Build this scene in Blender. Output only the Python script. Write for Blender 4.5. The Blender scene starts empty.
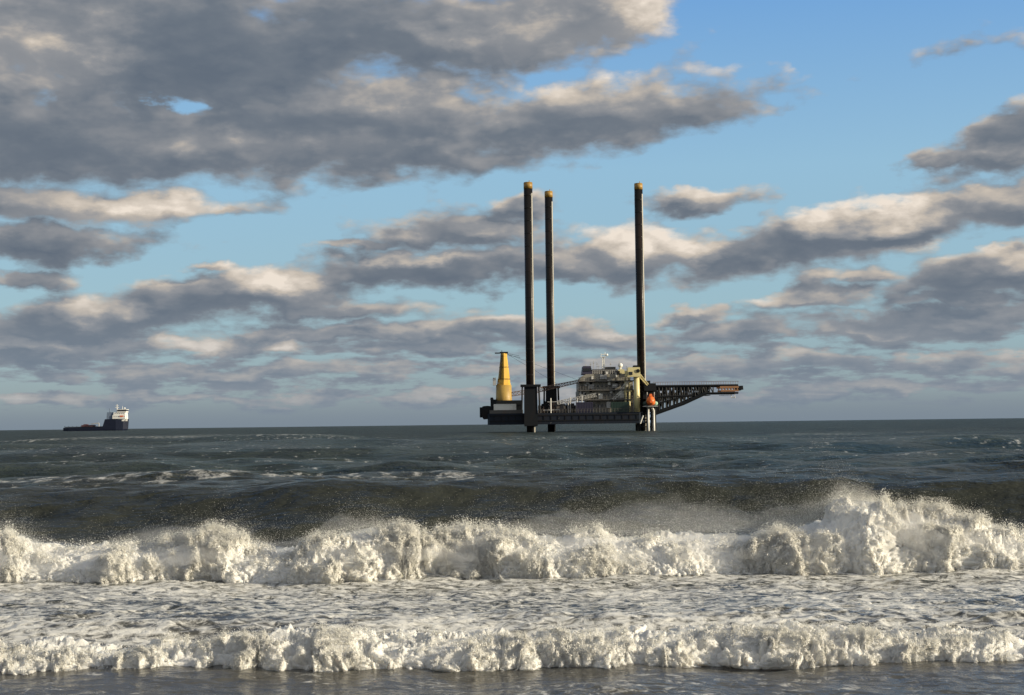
import bpy, bmesh, math, random
import numpy as np
from mathutils import Vector, Matrix
R = math.radians
scene = bpy.context.scene
col = scene.collection
W, H, F = 1024.0, 695.0, 1500.0            # picture size and focal length in picture units
CAM_H = 2.6

# ------------------------------------------------------------------ camera
cam_data = bpy.data.cameras.new('camera')
cam = bpy.data.objects.new('camera', cam_data)
col.objects.link(cam)
scene.camera = cam
cam_data.sensor_width = 36.0
cam_data.lens = 36.0 * F / W
cam_data.clip_start = 0.1
cam_data.clip_end = 60000.0
PITCH = math.atan(76.6 / F)
ROLL = math.atan(12.2 / 1024)
rot = Matrix.Rotation(R(90) + PITCH, 3, 'X') @ Matrix.Rotation(-ROLL, 3, 'Z')
cam.matrix_world = Matrix.Translation((0, 0, CAM_H)) @ rot.to_4x4()

def ray(px, py):
    return (rot @ Vector(((px - W / 2) / F, -(py - H / 2) / F, -1.0))).normalized()

def at(px, py, Y):                          # the point of that sight line at distance Y
    d = ray(px, py)
    return Vector((0, 0, CAM_H)) + d * (Y / d.y)

# ------------------------------------------------------------------ render
scene.render.engine = 'CYCLES'
scene.view_settings.view_transform = 'Standard'
scene.view_settings.look = 'None'
scene.view_settings.exposure = 0.45
scene.view_settings.gamma = 1.0
scene.view_settings.use_curve_mapping = False
scene.cycles.max_bounces = 7
scene.cycles.diffuse_bounces = 5
scene.cycles.glossy_bounces = 3
scene.cycles.use_denoising = True

# ------------------------------------------------------------------ node helper
class G:
    def __init__(self, tree):
        self.t = tree
    def node(self, kind, **kw):
        n = self.t.nodes.new(kind)
        for k, v in kw.items(): setattr(n, k, v)
        return n
    def put(self, sock, v):
        if isinstance(v, bpy.types.NodeSocket): self.t.links.new(v, sock)
        else: sock.default_value = v
    def m(self, op, a, b=0.0, c=0.0, clamp=False):
        n = self.node('ShaderNodeMath', operation=op, use_clamp=clamp)
        for i, v in enumerate((a, b, c)): self.put(n.inputs[i], v)
        return n.outputs[0]
    def v(self, op, a, b=(0, 0, 0), c=(0, 0, 0), scale=None):
        n = self.node('ShaderNodeVectorMath', operation=op)
        for i, x in enumerate((a, b, c)): self.put(n.inputs[i], x)
        if scale is not None: self.put(n.inputs['Scale'], scale)
        return n.outputs[1] if op in ('LENGTH', 'DOT_PRODUCT', 'DISTANCE') else n.outputs[0]
    def xyz(self, x, y, z=0.0):
        n = self.node('ShaderNodeCombineXYZ')
        for i, q in enumerate((x, y, z)): self.put(n.inputs[i], q)
        return n.outputs[0]
    def sep(self, v):
        n = self.node('ShaderNodeSeparateXYZ'); self.put(n.inputs[0], v)
        return n.outputs
    def noise(self, vec, scale=1.0, detail=4.0, rough=0.5, lac=2.0, dist=0.0, color=False):
        n = self.node('ShaderNodeTexNoise', noise_dimensions='3D')
        self.put(n.inputs['Vector'], vec)
        for k, q in (('Scale', scale), ('Detail', detail), ('Roughness', rough), ('Lacunarity', lac), ('Distortion', dist)):
            self.put(n.inputs[k], q)
        return n.outputs['Color'] if color else n.outputs['Fac']
    def step(self, x, a, b, lo=0.0, hi=1.0, smooth=True):
        n = self.node('ShaderNodeMapRange', interpolation_type='SMOOTHSTEP' if smooth else 'LINEAR')
        for i, q in enumerate((x, a, b, lo, hi)): self.put(n.inputs[i], q)
        return n.outputs[0]
    def mix(self, f, a, b):
        n = self.node('ShaderNodeMix', data_type='RGBA')
        self.put(n.inputs[0], f)
        for s, q in ((n.inputs[6], a), (n.inputs[7], b)):
            self.put(s, q if isinstance(q, bpy.types.NodeSocket) else (*q[:3], 1.0))
        return n.outputs[2]
    def smax(self, a, b, k):
        return self.m('SMOOTH_MAX', a, b, k)

def lin(r, g, b):                            # display colour 0-255 -> scene linear
    f = lambda c: c / 255 / 12.92 if c <= 10 else ((c / 255 + 0.055) / 1.055) ** 2.4
    return (f(r), f(g), f(b))
# ------------------------------------------------------------------ sun and sky
SUN_AZ, SUN_EL = R(105), R(17)               # azimuth to the right of the view direction
sun_dir = Vector((math.sin(SUN_AZ) * math.cos(SUN_EL), math.cos(SUN_AZ) * math.cos(SUN_EL), math.sin(SUN_EL)))
sd = bpy.data.lights.new('sun', 'SUN')
sd.energy = 5.0
sd.angle = R(0.6)
sd.color = (1.0, 0.88, 0.66)
sun = bpy.data.objects.new('sun', sd)
col.objects.link(sun)
sun.location = (60, 20, 60)
sun.rotation_euler = (-sun_dir).to_track_quat('-Z', 'Y').to_euler()

world = bpy.data.worlds.new('World')
scene.world = world
world.use_nodes = True
nt = world.node_tree
nt.nodes.clear()
g = G(nt)
STR = 0.12
sky = g.node('ShaderNodeTexSky', sky_type='NISHITA')
sky.sun_disc = False
sky.sun_elevation = SUN_EL
sky.sun_rotation = SUN_AZ
sky.altitude = 0
sky.air_density = 1.0
sky.dust_density = 0.6
sky.ozone_density = 1.6

tc = g.node('ShaderNodeTexCoord')
dx, dy, dz = g.sep(g.v('NORMALIZE', tc.outputs['Generated']))
zc = g.m('MAXIMUM', dz, 0.0)
az = g.m('MULTIPLY', g.m('ARCTAN2', dx, dy), 15.0)
el = g.m('MULTIPLY', g.m('ARCSINE', dz), 15.0)
P0 = g.xyz(az, el, 0.0)                      # azimuth, elevation; unit = 1/15 rad
inv = g.m('DIVIDE', 1.0, g.m('ADD', zc, 0.11))
Q0 = g.v('SCALE', g.xyz(dx, dy, 0.0), scale=inv)   # where the sight line meets the cloud layer

def ae(px, py):
    d = ray(px, py)
    return math.atan2(d.x, d.y) * 15, math.asin(d.z) * 15

# soft bodies of cloud: centre, half width, half height (hundredths of the unit), strength, tilt
CL = [
 (150, 45, 300, 95, 1.25, 0), (60, 140, 260, 62, 1.15, 0), (330, 130, 270, 62, 1.2, -2), (420, 30, 260, 58, 1.2, 0),
 (560, 18, 130, 46, 1.1, -4), (590, 118, 190, 42, 1.05, -6), (700, 108, 130, 26, .75, -8), (230, 60, 260, 70, 1.1, 0),
 (420, 160, 160, 26, .7, 0),
 (90, 207, 210, 26, 1.05, 0), (40, 243, 130, 22, 1.0, -3), (20, 275, 70, 13, .85, 0), (230, 213, 90, 12, .7, 0),
 (455, 232, 110, 22, 1.0, 0), (510, 206, 70, 16, .8, 0), (362, 243, 50, 8, .7, 0), (203, 265, 26, 7, .7, 0),
 (430, 268, 150, 26, 1.15, 0), (625, 252, 110, 32, 1.15, 0), (530, 270, 190, 22, 1.0, 0),
 (250, 292, 150, 30, 1.15, -4), (90, 318, 150, 30, 1.1, -6), (330, 305, 140, 15, .9, 0), (40, 345, 190, 24, 1.0, 0), (235, 346, 120, 18, .95, 0),
 (365, 320, 34, 8, .8, 0), 
 (860, 232, 170, 34, 1.15, -5), (985, 208, 110, 26, 1.1, -4), (730, 246, 110, 20, .95, -6), (695, 197, 70, 17, .85, -3),
 (1015, 140, 85, 34, 1.05, -16), (940, 160, 60, 13, .8, -8), (980, 47, 40, 12, .28, -6),
 (815, 297, 85, 14, .9, -3), (985, 278, 120, 26, 1.1, -3), (1010, 252, 50, 16, .9, -10), (880, 276, 70, 10, .7, 0),
 (900, 322, 210, 22, 1.1, 0), (760, 332, 110, 16, .95, -2), (690, 318, 60, 10, .75, 0), (570, 275, 80, 10, .8, 0),
 (500, 330, 130, 16, .9, 0), (620, 338, 90, 14, .85, 0), (430, 345, 120, 13, .85, 0), (950, 300, 120, 12, .9, 0),
 (250, 372, 330, 15, .65, 0), (800, 366, 330, 20, .75, 0), (540, 372, 220, 12, .6, 0), (160, 396, 260, 9, .6, 0), (500, 394, 300, 9, .55, 0), (850, 390, 300, 12, .6, 0), (330, 330, 200, 12, .8, 0),
]
# parts of the cloud deck that the low sun reaches
LT = [
 (45, 45, 120, 55, .8), (520, 25, 190, 40, .62), (600, 95, 130, 40, .4), (400, 100, 160, 26, .32), (260, 145, 220, 18, .45), (130, 210, 150, 22, 1.2),
 (640, 14, 90, 40, .7), (640, 242, 85, 28, 1.35), (575, 262, 60, 20, .5), (880, 212, 120, 26, 1.25), (985, 205, 60, 20, .4), (270, 283, 62, 22, 1.35), (105, 308, 60, 15, 1.0),
 (205, 345, 50, 14, 1.2), (290, 345, 40, 13, 1.2), (330, 298, 70, 10, .5), (430, 256, 70, 9, .6), (700, 192, 50, 12, .35), (1000, 150, 60, 12, .6), (930, 250, 90, 8, .6),
 (1000, 262, 40, 16, .8), (800, 300, 80, 9, .5), (850, 330, 150, 10, .5), (640, 330, 70, 8, .4), (60, 345, 80, 8, .5), (480, 235, 60, 10, .3), (590, 90, 60, 10, .3),
]
def field(P, blobs, k=0.25):
    acc = None
    for b in blobs:
        cx, cy = ae(b[0], b[1])
        sx, sy = 100 / b[2], 100 / b[3]
        Pb = P
        if len(b) > 5 and b[5]:
            t = R(-b[5]); c, s = math.cos(t), math.sin(t)
            n = g.node('ShaderNodeVectorRotate', rotation_type='Z_AXIS')
            g.put(n.inputs['Vector'], P); n.inputs['Center'].default_value = (cx, cy, 0); n.inputs['Angle'].default_value = -t * 0 + R(b[5])
            Pb = n.outputs[0]
        e = g.v('LENGTH', g.v('MULTIPLY_ADD', Pb, (sx, sy, 0), (-cx * sx, -cy * sy, 0)))
        e = g.m('MULTIPLY_ADD', e, -b[4], b[4])
        acc = e if acc is None else g.smax(acc, e, k)
    return acc

warp = g.v('SUBTRACT', g.noise(g.v('MULTIPLY', P0, (1.2, 2.5, 1)), 1.0, 5, .58, color=True), (.5, .5, .5))
def density(P, Q, det):
    Pw = g.v('MULTIPLY_ADD', warp, (1.25, .5, 0), P)
    big = g.noise(g.v('MULTIPLY_ADD', warp, (.35, .35, 0), Q), 1.15, det, .55)
    puff = g.noise(g.v('MULTIPLY_ADD', warp, (.3, .3, 0), g.v('MULTIPLY', P, (1.9, 3.6, 1))), 1.0, det, .52)
    f = g.m('MAXIMUM', field(Pw, CL), -0.9)
    n = g.m('ADD', g.m('MULTIPLY', g.m('SUBTRACT', big, .5), 1.25), g.m('MULTIPLY', g.m('SUBTRACT', puff, .5), 1.5))
    return g.m('ADD', f, n), Pw, big, puff, f

D, Pw, big, puff, f0 = density(P0, Q0, 6)
P1 = g.v('ADD', P0, (0.11, 0.10, 0))
Q1 = g.v('ADD', Q0, (0.05, -0.06, 0))
D1 = density(P1, Q1, 3)[0]

# low along the horizon the deck closes up into thin broken bands
low = g.noise(g.v('MULTIPLY_ADD', warp, (.5, .4, 0), g.v('MULTIPLY', P0, (2.3, 11.0, 1))), 1.0, 5, .6)
lown = g.m('SUBTRACT', low, .5)
vband = g.m('MULTIPLY', g.step(el, 0.25, 1.25, 1.0, 0.0), g.step(el, .02, .3))
Dl = g.m('ADD', g.m('MULTIPLY_ADD', vband, 0.10, D), g.m('MULTIPLY', vband, g.m('MULTIPLY', lown, 3.0)))
# overhead and inland an unseen, nearly closed deck is put in to neutralise the light
over = g.m('MAXIMUM', g.step(el, 4.5, 6.5), g.step(dy, .55, .1))
Dl = g.m('ADD', Dl, g.m('MULTIPLY', over, 1.25))
alpha = g.step(Dl, -0.06, 0.46)
alpha = g.m('POWER', alpha, 0.8)
hole = g.v('LENGTH', g.v('MULTIPLY_ADD', Pw, (100 / 18, 100 / 10, 0), tuple(-c * s for c, s in zip(ae(180, 101), (100 / 18, 100 / 10))) + (0,)))
alpha = g.m('MULTIPLY', alpha, g.step(hole, .45, 1.25))
emb = g.m('MAXIMUM', g.m('SUBTRACT', D, D1), -.13)      # + where it faces the sun
lit = g.m('MAXIMUM', field(Pw, LT, .15), 0.0)
edge = g.step(Dl, 0.1, 0.9, 1.0, 0.0)
thick = g.step(f0, .2, 1.0)
bright = g.m('ADD', g.m('MULTIPLY', emb, g.m('MULTIPLY_ADD', thick, -.55, .76)), g.m('MULTIPLY', lit, g.m('MULTIPLY_ADD', g.m('SUBTRACT', puff, .5), 1.9, .55)))
bright = g.m('ADD', bright, g.m('MULTIPLY', edge, .26))
bright = g.m('ADD', bright, g.m('MULTIPLY', g.m('SUBTRACT', big, .5), .42))
bright = g.m('ADD', bright, g.m('MULTIPLY', vband, g.m('MULTIPLY_ADD', lown, .9, .10)))
bright = g.m('ADD', bright, .16)
ramp = g.node('ShaderNodeValToRGB')
g.put(ramp.inputs[0], bright)
stops = [(0.0, lin(89, 102, 118)), (.22, lin(112, 121, 132)), (.45, lin(146, 148, 152)), (.7, lin(198, 188, 176)), (1.0, lin(238, 226, 212))]
cr = ramp.color_ramp
while len(cr.elements) < len(stops): cr.elements.new(.5)
for e_, (p_, c_) in zip(cr.elements, stops): e_.position = p_; e_.color = (*[q / STR for q in c_], 1)
# distant cloud takes the colour of the air
cl = g.mix(g.step(el, 0.0, 1.6, .6, 0.0), ramp.outputs[0], tuple(q / STR for q in lin(128, 144, 160)))
skyr = g.node('ShaderNodeValToRGB')
g.put(skyr.inputs[0], g.m('DIVIDE', el, 7.0))
ss = [(0.0, lin(124, 140, 154)), (.16, lin(152, 188, 204)), (.36, lin(150, 194, 222)), (.62, lin(110, 167, 227)), (1.0, lin(88, 144, 220))]
while len(skyr.color_ramp.elements) < len(ss): skyr.color_ramp.elements.new(.5)
for e_, (p_, c_) in zip(skyr.color_ramp.elements, ss): e_.position = p_; e_.color = (*[q / STR for q in c_], 1)
skyc = g.mix(g.step(dy, -.2, .4, .15, .8), sky.outputs[0], skyr.outputs[0])
inland_fill = g.step(dy, .35, -.3)
cl = g.mix(g.m('MULTIPLY', over, .85), cl, g.mix(inland_fill, tuple(q / STR for q in lin(106, 107, 104)), tuple(q / STR for q in lin(196, 197, 198))))  # darker ahead; brightened behind the camera as added fill for the foam's shade
fin = g.mix(alpha, skyc, cl)
fin = g.mix(g.step(el, -0.02, 0.36, .8, 0.0), fin, tuple(q / STR for q in lin(122, 136, 150)))
bg = g.node('ShaderNodeBackground')
g.put(bg.inputs[0], fin); bg.inputs[1].default_value = STR * 2 ** -.45
out = g.node('ShaderNodeOutputWorld')
nt.links.new(bg.outputs[0], out.inputs[0])
world.cycles.sampling_method = 'MANUAL'
world.cycles.sample_map_resolution = 512
# ------------------------------------------------------------------ lattice noise for the water surface
_rng = np.random.default_rng(11)
_perm = np.concatenate([_rng.permutation(256)] * 3).astype(np.int32)
_grad = _rng.normal(size=(256, 3)); _grad /= np.linalg.norm(_grad, axis=1)[:, None]
_grad = _grad.astype(np.float32)
def pnoise(x, y, z=None):
    x = np.asarray(x, np.float32); y = np.asarray(y, np.float32)
    xi = np.floor(x); yi = np.floor(y)
    fx = x - xi; fy = y - yi
    xi = xi.astype(np.int32) & 255; yi = yi.astype(np.int32) & 255
    ux = fx * fx * fx * (fx * (fx * 6 - 15) + 10); uy = fy * fy * fy * (fy * (fy * 6 - 15) + 10)
    if z is None:
        def c(i, j):
            h = _perm[_perm[xi + i] + yi + j]; q = _grad[h]
            return q[..., 0] * (fx - i) + q[..., 1] * (fy - j)
        a = c(0, 0); b = c(1, 0); d = c(0, 1); e = c(1, 1)
        return ((a + ux * (b - a)) * (1 - uy) + (d + ux * (e - d)) * uy) * 1.4
    z = np.asarray(z, np.float32); zi = np.floor(z); fz = z - zi; zi = zi.astype(np.int32) & 255
    uz = fz * fz * fz * (fz * (fz * 6 - 15) + 10)
    def c3(i, j, k):
        h = _perm[_perm[_perm[xi + i] + yi + j] + zi + k]; q = _grad[h]
        return q[..., 0] * (fx - i) + q[..., 1] * (fy - j) + q[..., 2] * (fz - k)
    def pl(k):
        a = c3(0, 0, k); b = c3(1, 0, k); d = c3(0, 1, k); e = c3(1, 1, k)
        return (a + ux * (b - a)) * (1 - uy) + (d + ux * (e - d)) * uy
    lo = pl(0); hi = pl(1)
    return (lo + uz * (hi - lo)) * 1.4
def sm(x, a, b):
    t = np.clip((x - a) / (b - a), 0, 1)
    return t * t * (3 - 2 * t)

def mesh_obj(name, co, quads, mat, smooth=True, attrs=None, parent=None):
    me = bpy.data.meshes.new(name)
    n = quads.shape[1]
    me.vertices.add(len(co)); me.vertices.foreach_set('co', np.ascontiguousarray(co, np.float32).ravel())
    me.loops.add(quads.size); me.loops.foreach_set('vertex_index', np.ascontiguousarray(quads, np.int32).ravel())
    me.polygons.add(len(quads))
    me.polygons.foreach_set('loop_start', np.arange(0, quads.size, n, dtype=np.int32))
    me.update(calc_edges=True)
    if smooth: me.polygons.foreach_set('use_smooth', np.ones(len(quads), bool))
    for k, v in (attrs or {}).items():
        a = me.attributes.new(k, 'FLOAT', 'POINT'); a.data.foreach_set('value', np.ascontiguousarray(v, np.float32).ravel())
    me.materials.append(mat)
    o = bpy.data.objects.new(name, me); col.objects.link(o)
    if parent: o.parent = parent
    return o
def grid_quads(r, c):
    i = np.arange(r * c).reshape(r, c)
    return np.stack([i[:-1, :-1], i[:-1, 1:], i[1:, 1:], i[1:, :-1]], -1).reshape(-1, 4)
def tag(o, label=None, cat=None, group=None, kind=None):
    for k, v in (('label', label), ('category', cat), ('group', group), ('kind', kind)):
        if v: o[k] = v
    return o
def material(name):
    m = bpy.data.materials.new(name); m.use_nodes = True
    m.node_tree.nodes.clear()
    return m, G(m.node_tree)
def principled(g, **kw):
    n = g.node('ShaderNodeBsdfPrincipled')
    for k, v in kw.items():
        s = n.inputs[k.replace('_', ' ')]
        if isinstance(v, tuple) and len(v) == 3: v = (*v, 1)
        g.put(s, v)
    return n
def finish(g, shader):
    o = g.node('ShaderNodeOutputMaterial'); g.t.links.new(shader, o.inputs[0])

# ------------------------------------------------------------------ the sea
# breaking crests: x in metres -> crest height (m)
def tops(xs_px, ys_px, Y):
    X = []; Z = []
    for x, y in zip(xs_px, ys_px):
        p = at(x, y, Y); X.append(p.x); Z.append(p.z)
    return np.array(X), np.array(Z)
BY1, BY2 = 25.0, 16.0
T1 = tops([-260, -150, -60, 0, 12, 60, 100, 170, 200, 220, 240, 256, 300, 330, 370, 388, 430, 500, 560, 600, 640, 700, 760, 800, 826, 846, 872, 892, 920, 960, 990, 1010, 1030, 1100, 1200, 1300],
          [536, 528, 535, 531, 531, 542, 541, 540, 536, 533, 534, 541, 543, 531, 524, 527, 530, 527, 532, 530, 532, 529, 528, 525, 510, 497, 499, 506, 512, 513, 520, 529, 530, 526, 518, 530], 26.6)
T2 = tops([-300, 0, 60, 130, 200, 280, 350, 450, 520, 600, 700, 800, 900, 1024, 1300],
          [643, 643, 641, 643, 638, 630, 630, 633, 634, 633, 630, 628, 630, 630, 631], 17.0)
def crest1(x): return np.interp(x, *T1)
def crest2(x): return np.interp(x, *T2)

def bump(y, y0, front, back):
    d = y - y0
    return np.where(d < 0, np.exp(-(d / front) ** 2), np.exp(-(d / back) ** 2))

def sea_height(x, y):
    dep = np.maximum(y, 1)
    res = dep * dep / 3900.0                          # metres of depth one picture line covers
    z = np.zeros_like(x); crest = np.zeros_like(x)
    far = sm(y, 42, 80)
    rng = np.random.default_rng(5)
    # open-water swell and chop, trains of many directions
    for L, A, n in ((70, .42, 3), (38, .32, 4), (20, .24, 5), (11, .16, 6), (6, .115, 7), (3.2, .065, 7), (1.7, .042, 7), (.9, .022, 6)):
        for i in range(n):
            th = rng.normal(0, .5 if L > 15 else .75); k = 2 * math.pi / (L * rng.uniform(.75, 1.3)); ph = rng.uniform(0, 7)
            amp = A * rng.uniform(.6, 1.2) / math.sqrt(n) * 1.5
            fade = 1 - sm(res * .45, L * .14, L * .5)
            env = .6 + .8 * pnoise(x / (L * 3.1) + i * 7.3, y / (L * 2.2) + i * 3.1 + L)
            a = np.sin(k * (x * math.sin(th) + y * math.cos(th)) + ph + 1.3 * pnoise(x / (L * 1.7) - i, y / (L * 1.7) + 9 * i))
            w = far if L > 15 else np.maximum(far, .9 * sm(y, 29, 38))+ .25 * (y < 29)
            z += w * fade * amp * env * (2 * ((a + 1) / 2) ** 1.6 - .9)
    # the swells that stand up on the way in
    wob = pnoise(x / 16.0, y * 0 + 3.3) * 3.0
    s1 = bump(y, 46.5 + .8 * wob + .02 * x, 4.6, 13) * (.94 + .008 * x + .14 * pnoise(x / 7, y * 0 + 8))
    s2 = bump(y, 92 + 2 * wob, 11, 18) * (.45 + .3 * pnoise(x / 22, y * 0 + 1.7))
    s3 = bump(y, 262 + 5 * wob, 20, 40) * 1.25 * sm(x, -110, -70) * (1 - sm(x, -34, -18))
    s4 = bump(y, 150 + 3 * wob, 18, 30) * (.45 + .4 * pnoise(x / 40, y * 0 + 5.2))
    z += s1 + s2 + s3 + s4 - .42 * bump(y, 37.5, 6, 4.5)
    # shoulder that carries the breaking crests
    c1 = crest1(x)
    z += np.where(y > 20, bump(y, 28.2, 1.9, 3.2) * np.clip(c1, .5, 1.1) * .62, 0)
    c2 = crest2(x)
    z += bump(y, 18.1, .9, 1.6) * .22
    # torn water inside the surf zone and ripples on the run-up
    inner = 1 - sm(y, 27, 36)
    foamy = sm(y, 16.6, 18.5) * (1 - sm(y, 25, 27))
    for L, A in ((1.9, .028), (.8, .022), (.36, .02), (.17, .011)):
        n = pnoise(x / (L * 1.7) + L * 31, y / L + L * 17)
        z += inner * (A * (.55 + 1.0 * foamy)) * (1 - 2 * np.abs(n)) * (1 - sm(res, L * .4, L * 1.2))
    for L, A in ((1.3, .04), (.7, .04), (.4, .03), (.2, .016), (.1, .007)):
        z += (1 - inner) * A * pnoise(x / (L * 1.6) + 3, y / L) * (1 - sm(res, L * .3, L * .9))
    z -= .05 * (1 - sm(y, 14, 17))
    return z, s1, s2, s3

u = np.concatenate([-np.geomspace(3.2, .46, 26)[:-1], np.linspace(-.45, .45, 1400), np.geomspace(.46, 3.2, 26)[1:]])
p = np.concatenate([np.linspace(480, 300, 90, endpoint=False), np.linspace(300, 25, 780, endpoint=False),
                    np.linspace(25, 4, 130, endpoint=False), np.geomspace(4, .07, 30)])
yy = (CAM_H * F / p).astype(np.float64)
Yg, Ug = np.meshgrid(yy, u, indexing='ij')
Xg = (Yg * Ug)
X32, Y32 = Xg.astype(np.float32), Yg.astype(np.float32)
Zg, s1, s2, s3 = sea_height(X32, Y32)
Zg = Zg * (1 - sm(Y32, 2500, 9000))
# how much foam lies on the water
def fbm2(x, y, o=4):
    a = 1; s = 0; t = 0
    for i in range(o): s = s + a * pnoise(x * 2 ** i + 5 * i, y * 2 ** i - 3 * i); t += a; a *= .55
    return s / t
nz = fbm2(X32 / 2.6, Y32 / 1.3)
foam = .58 * sm(Y32, 16.3, 17.5) * (1 - sm(Y32, 25.5, 31)) * (1 + .55 * nz)
foam = np.maximum(foam, .22 * (1 - sm(Y32, 16.0, 16.6)) * (1 + 1.6 * nz))
foam = np.maximum(foam, .82 * np.exp(-((Y32 - 24.7) / .8) ** 2) * (.75 + .5 * nz))
foam = np.maximum(foam, .30 * np.exp(-((Y32 - 15.7) / .5) ** 2) * (.75 + .6 * nz))
band = fbm2(X32 / 9, Y32 / 4 + 40)
foam = np.maximum(foam, np.minimum(.40, .36 + .4 * band) * sm(Y32, 48, 54) * (1 - sm(Y32, 62, 84)) * (1 - .5 * sm(X32, 2, 9)))
foam = np.maximum(foam, .30 * sm(Y32, 28, 31) * (1 - sm(Y32, 33, 40)) * (.8 + nz))
foam = np.maximum(foam, (.42 + .25 * fbm2(X32 / 7, Y32 / 9 + 70)) * np.exp(-((Y32 - 258 - 15 * pnoise(X32 / 16.0, Y32 * 0 + 3.3)) / 11) ** 2) * sm(s3, .5, .9))
foam = np.maximum(foam, (.17 + .42 * fbm2(X32 / 30, Y32 / 18 + 9)) * sm(Y32, 70, 95) * (1 - sm(Y32, 300, 600)))
foam = np.clip(foam, 0, 1)

m_sea, g = material('sea_water')
tc = g.node('ShaderNodeTexCoord'); P = tc.outputs['Object']
at_ = g.node('ShaderNodeAttribute', attribute_name='foam')
sx, sy, sz = g.sep(P)
nf = g.noise(g.v('MULTIPLY', P, (5.0, 6.5, 4)), 1.0, 6, .72, dist=.6)
nf2 = g.noise(g.v('MULTIPLY', P, (1.1, .6, 1)), 1.0, 5, .7)
farf = g.step(sy, 36, 60)
nfm = g.m('ADD', g.m('MULTIPLY', nf, g.m('SUBTRACT', 1.0, farf)), g.m('MULTIPLY', nf2, farf))
th = g.m('SUBTRACT', g.m('ADD', at_.outputs['Fac'], g.m('MULTIPLY', g.m('SUBTRACT', nfm, .5), 2.1)), .44)
fmask = g.step(th, -.10, .40)
nb1 = g.noise(g.v('MULTIPLY', P, (2.2, 3.4, 3)), 1.0, 5, .6)
nb2 = g.noise(g.v('MULTIPLY', P, (.45, .8, 1)), 1.0, 5, .62)
bmp = g.node('ShaderNodeBump'); bmp.inputs['Strength'].default_value = .55
bmp.inputs['Distance'].default_value = .09
g.put(bmp.inputs['Height'], nb1)
bmp2 = g.node('ShaderNodeBump'); bmp2.inputs['Strength'].default_value = .9
bmp2.inputs['Distance'].default_value = 1.3
g.put(bmp2.inputs['Height'], g.m('MULTIPLY', nb2, g.step(sy, 30, 70)))
g.t.links.new(bmp.outputs[0], bmp2.inputs['Normal'])
nb3 = g.noise(g.v('MULTIPLY', P, (.9, 1.1, 1)), 1.0, 5, .7)
bmp3 = g.node('ShaderNodeBump'); bmp3.inputs['Strength'].default_value = 1.0
bmp3.inputs['Distance'].default_value = .55
g.put(bmp3.inputs['Height'], g.m('MULTIPLY', nb3, g.step(sy, 48, 75)))
g.t.links.new(bmp2.outputs[0], bmp3.inputs['Normal'])
body = g.mix(g.step(sy, 16.5, 20), (.075, .073, .065), g.mix(g.step(sy, 45, 100), (.032, .035, .030), g.mix(g.step(g.noise(g.v('MULTIPLY', P, (.10, .07, 1)), 1.0, 6, .68), .38, .64), (.017, .024, .019), (.046, .058, .047))))
water = principled(g, Base_Color=body, Roughness=g.step(sy, 20, 400, .14, .34), IOR=g.step(sy, 24, 34, 1.31, 1.07))
g.t.links.new(bmp3.outputs[0], water.inputs['Normal'])
bf = g.node('ShaderNodeBump'); bf.inputs['Strength'].default_value = .8; bf.inputs['Distance'].default_value = .05
g.put(bf.inputs['Height'], nfm)
white = principled(g, Base_Color=(.76, .75, .71), Roughness=.75)
g.t.links.new(bf.outputs[0], white.inputs['Normal'])
mx = g.node('ShaderNodeMixShader')
g.put(mx.inputs[0], g.m('MULTIPLY', fmask, .9))
g.t.links.new(water.outputs[0], mx.inputs[1]); g.t.links.new(white.outputs[0], mx.inputs[2])
finish(g, mx.outputs[0])

sea = mesh_obj('sea', np.stack([Xg, Yg, Zg], -1).reshape(-1, 3), grid_quads(len(yy), len(u)), m_sea, attrs={'foam': foam})
tag(sea, kind='structure')

m_sand, g = material('wet_sand')
tc = g.node('ShaderNodeTexCoord')
n = g.noise(tc.outputs['Object'], 3.0, 6, .6)
b = principled(g, Base_Color=g.mix(n, (.13, .105, .075), (.22, .18, .13)), Roughness=.55)
finish(g, b.outputs[0])
bx, by = np.meshgrid(np.linspace(-200, 200, 81), np.linspace(-90, 12, 52))
bz = np.interp(by, [-90, -25, 0, 8.5, 12], [4.5, 2.6, 1.0, -.03, -.5]) + .05 * pnoise(bx / 3, by / 3)
beach = mesh_obj('beach', np.stack([bx, by, bz], -1).reshape(-1, 3), grid_quads(52, 81), m_sand)
tag(beach, kind='structure')
# ------------------------------------------------------------------ white water
m_foam, g = material('white_foam')
tc = g.node('ShaderNodeTexCoord'); P = tc.outputs['Object']
at_ = g.node('ShaderNodeAttribute', attribute_name='foam')
nf = g.noise(g.v('MULTIPLY', P, (7, 7, 5)), 1.0, 5, .7)
d1 = principled(g, Roughness=.8, Specular_IOR_Level=.2, Subsurface_Weight=.85, Subsurface_Scale=.055)
d1.inputs['Subsurface Radius'].default_value = (1, .95, .88)
g.put(d1.inputs[0], g.mix(nf, (.74, .73, .70), (.92, .91, .87)))
bf = g.node('ShaderNodeBump'); bf.inputs['Strength'].default_value = .9; bf.inputs['Distance'].default_value = .03
g.put(bf.inputs['Height'], g.noise(P, 26.0, 4, .65))
g.t.links.new(bf.outputs[0], d1.inputs['Normal'])
tr = g.node('ShaderNodeBsdfTranslucent'); tr.inputs[0].default_value = (.88, .87, .83, 1)
m1 = g.node('ShaderNodeMixShader'); m1.inputs[0].default_value = .22
g.t.links.new(d1.outputs[0], m1.inputs[1]); g.t.links.new(tr.outputs[0], m1.inputs[2])
wet = principled(g, Base_Color=(.07, .066, .055), Roughness=.16, IOR=1.33)
nl = g.noise(g.v('MULTIPLY', P, (5, 4, 4)), 1.0, 6, .7, dist=.5)
th = g.m('SUBTRACT', g.m('ADD', at_.outputs['Fac'], g.m('MULTIPLY', g.m('SUBTRACT', nl, .5), 1.5)), .42)
m2 = g.node('ShaderNodeMixShader')
g.put(m2.inputs[0], g.step(th, -.05, .25))
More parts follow.
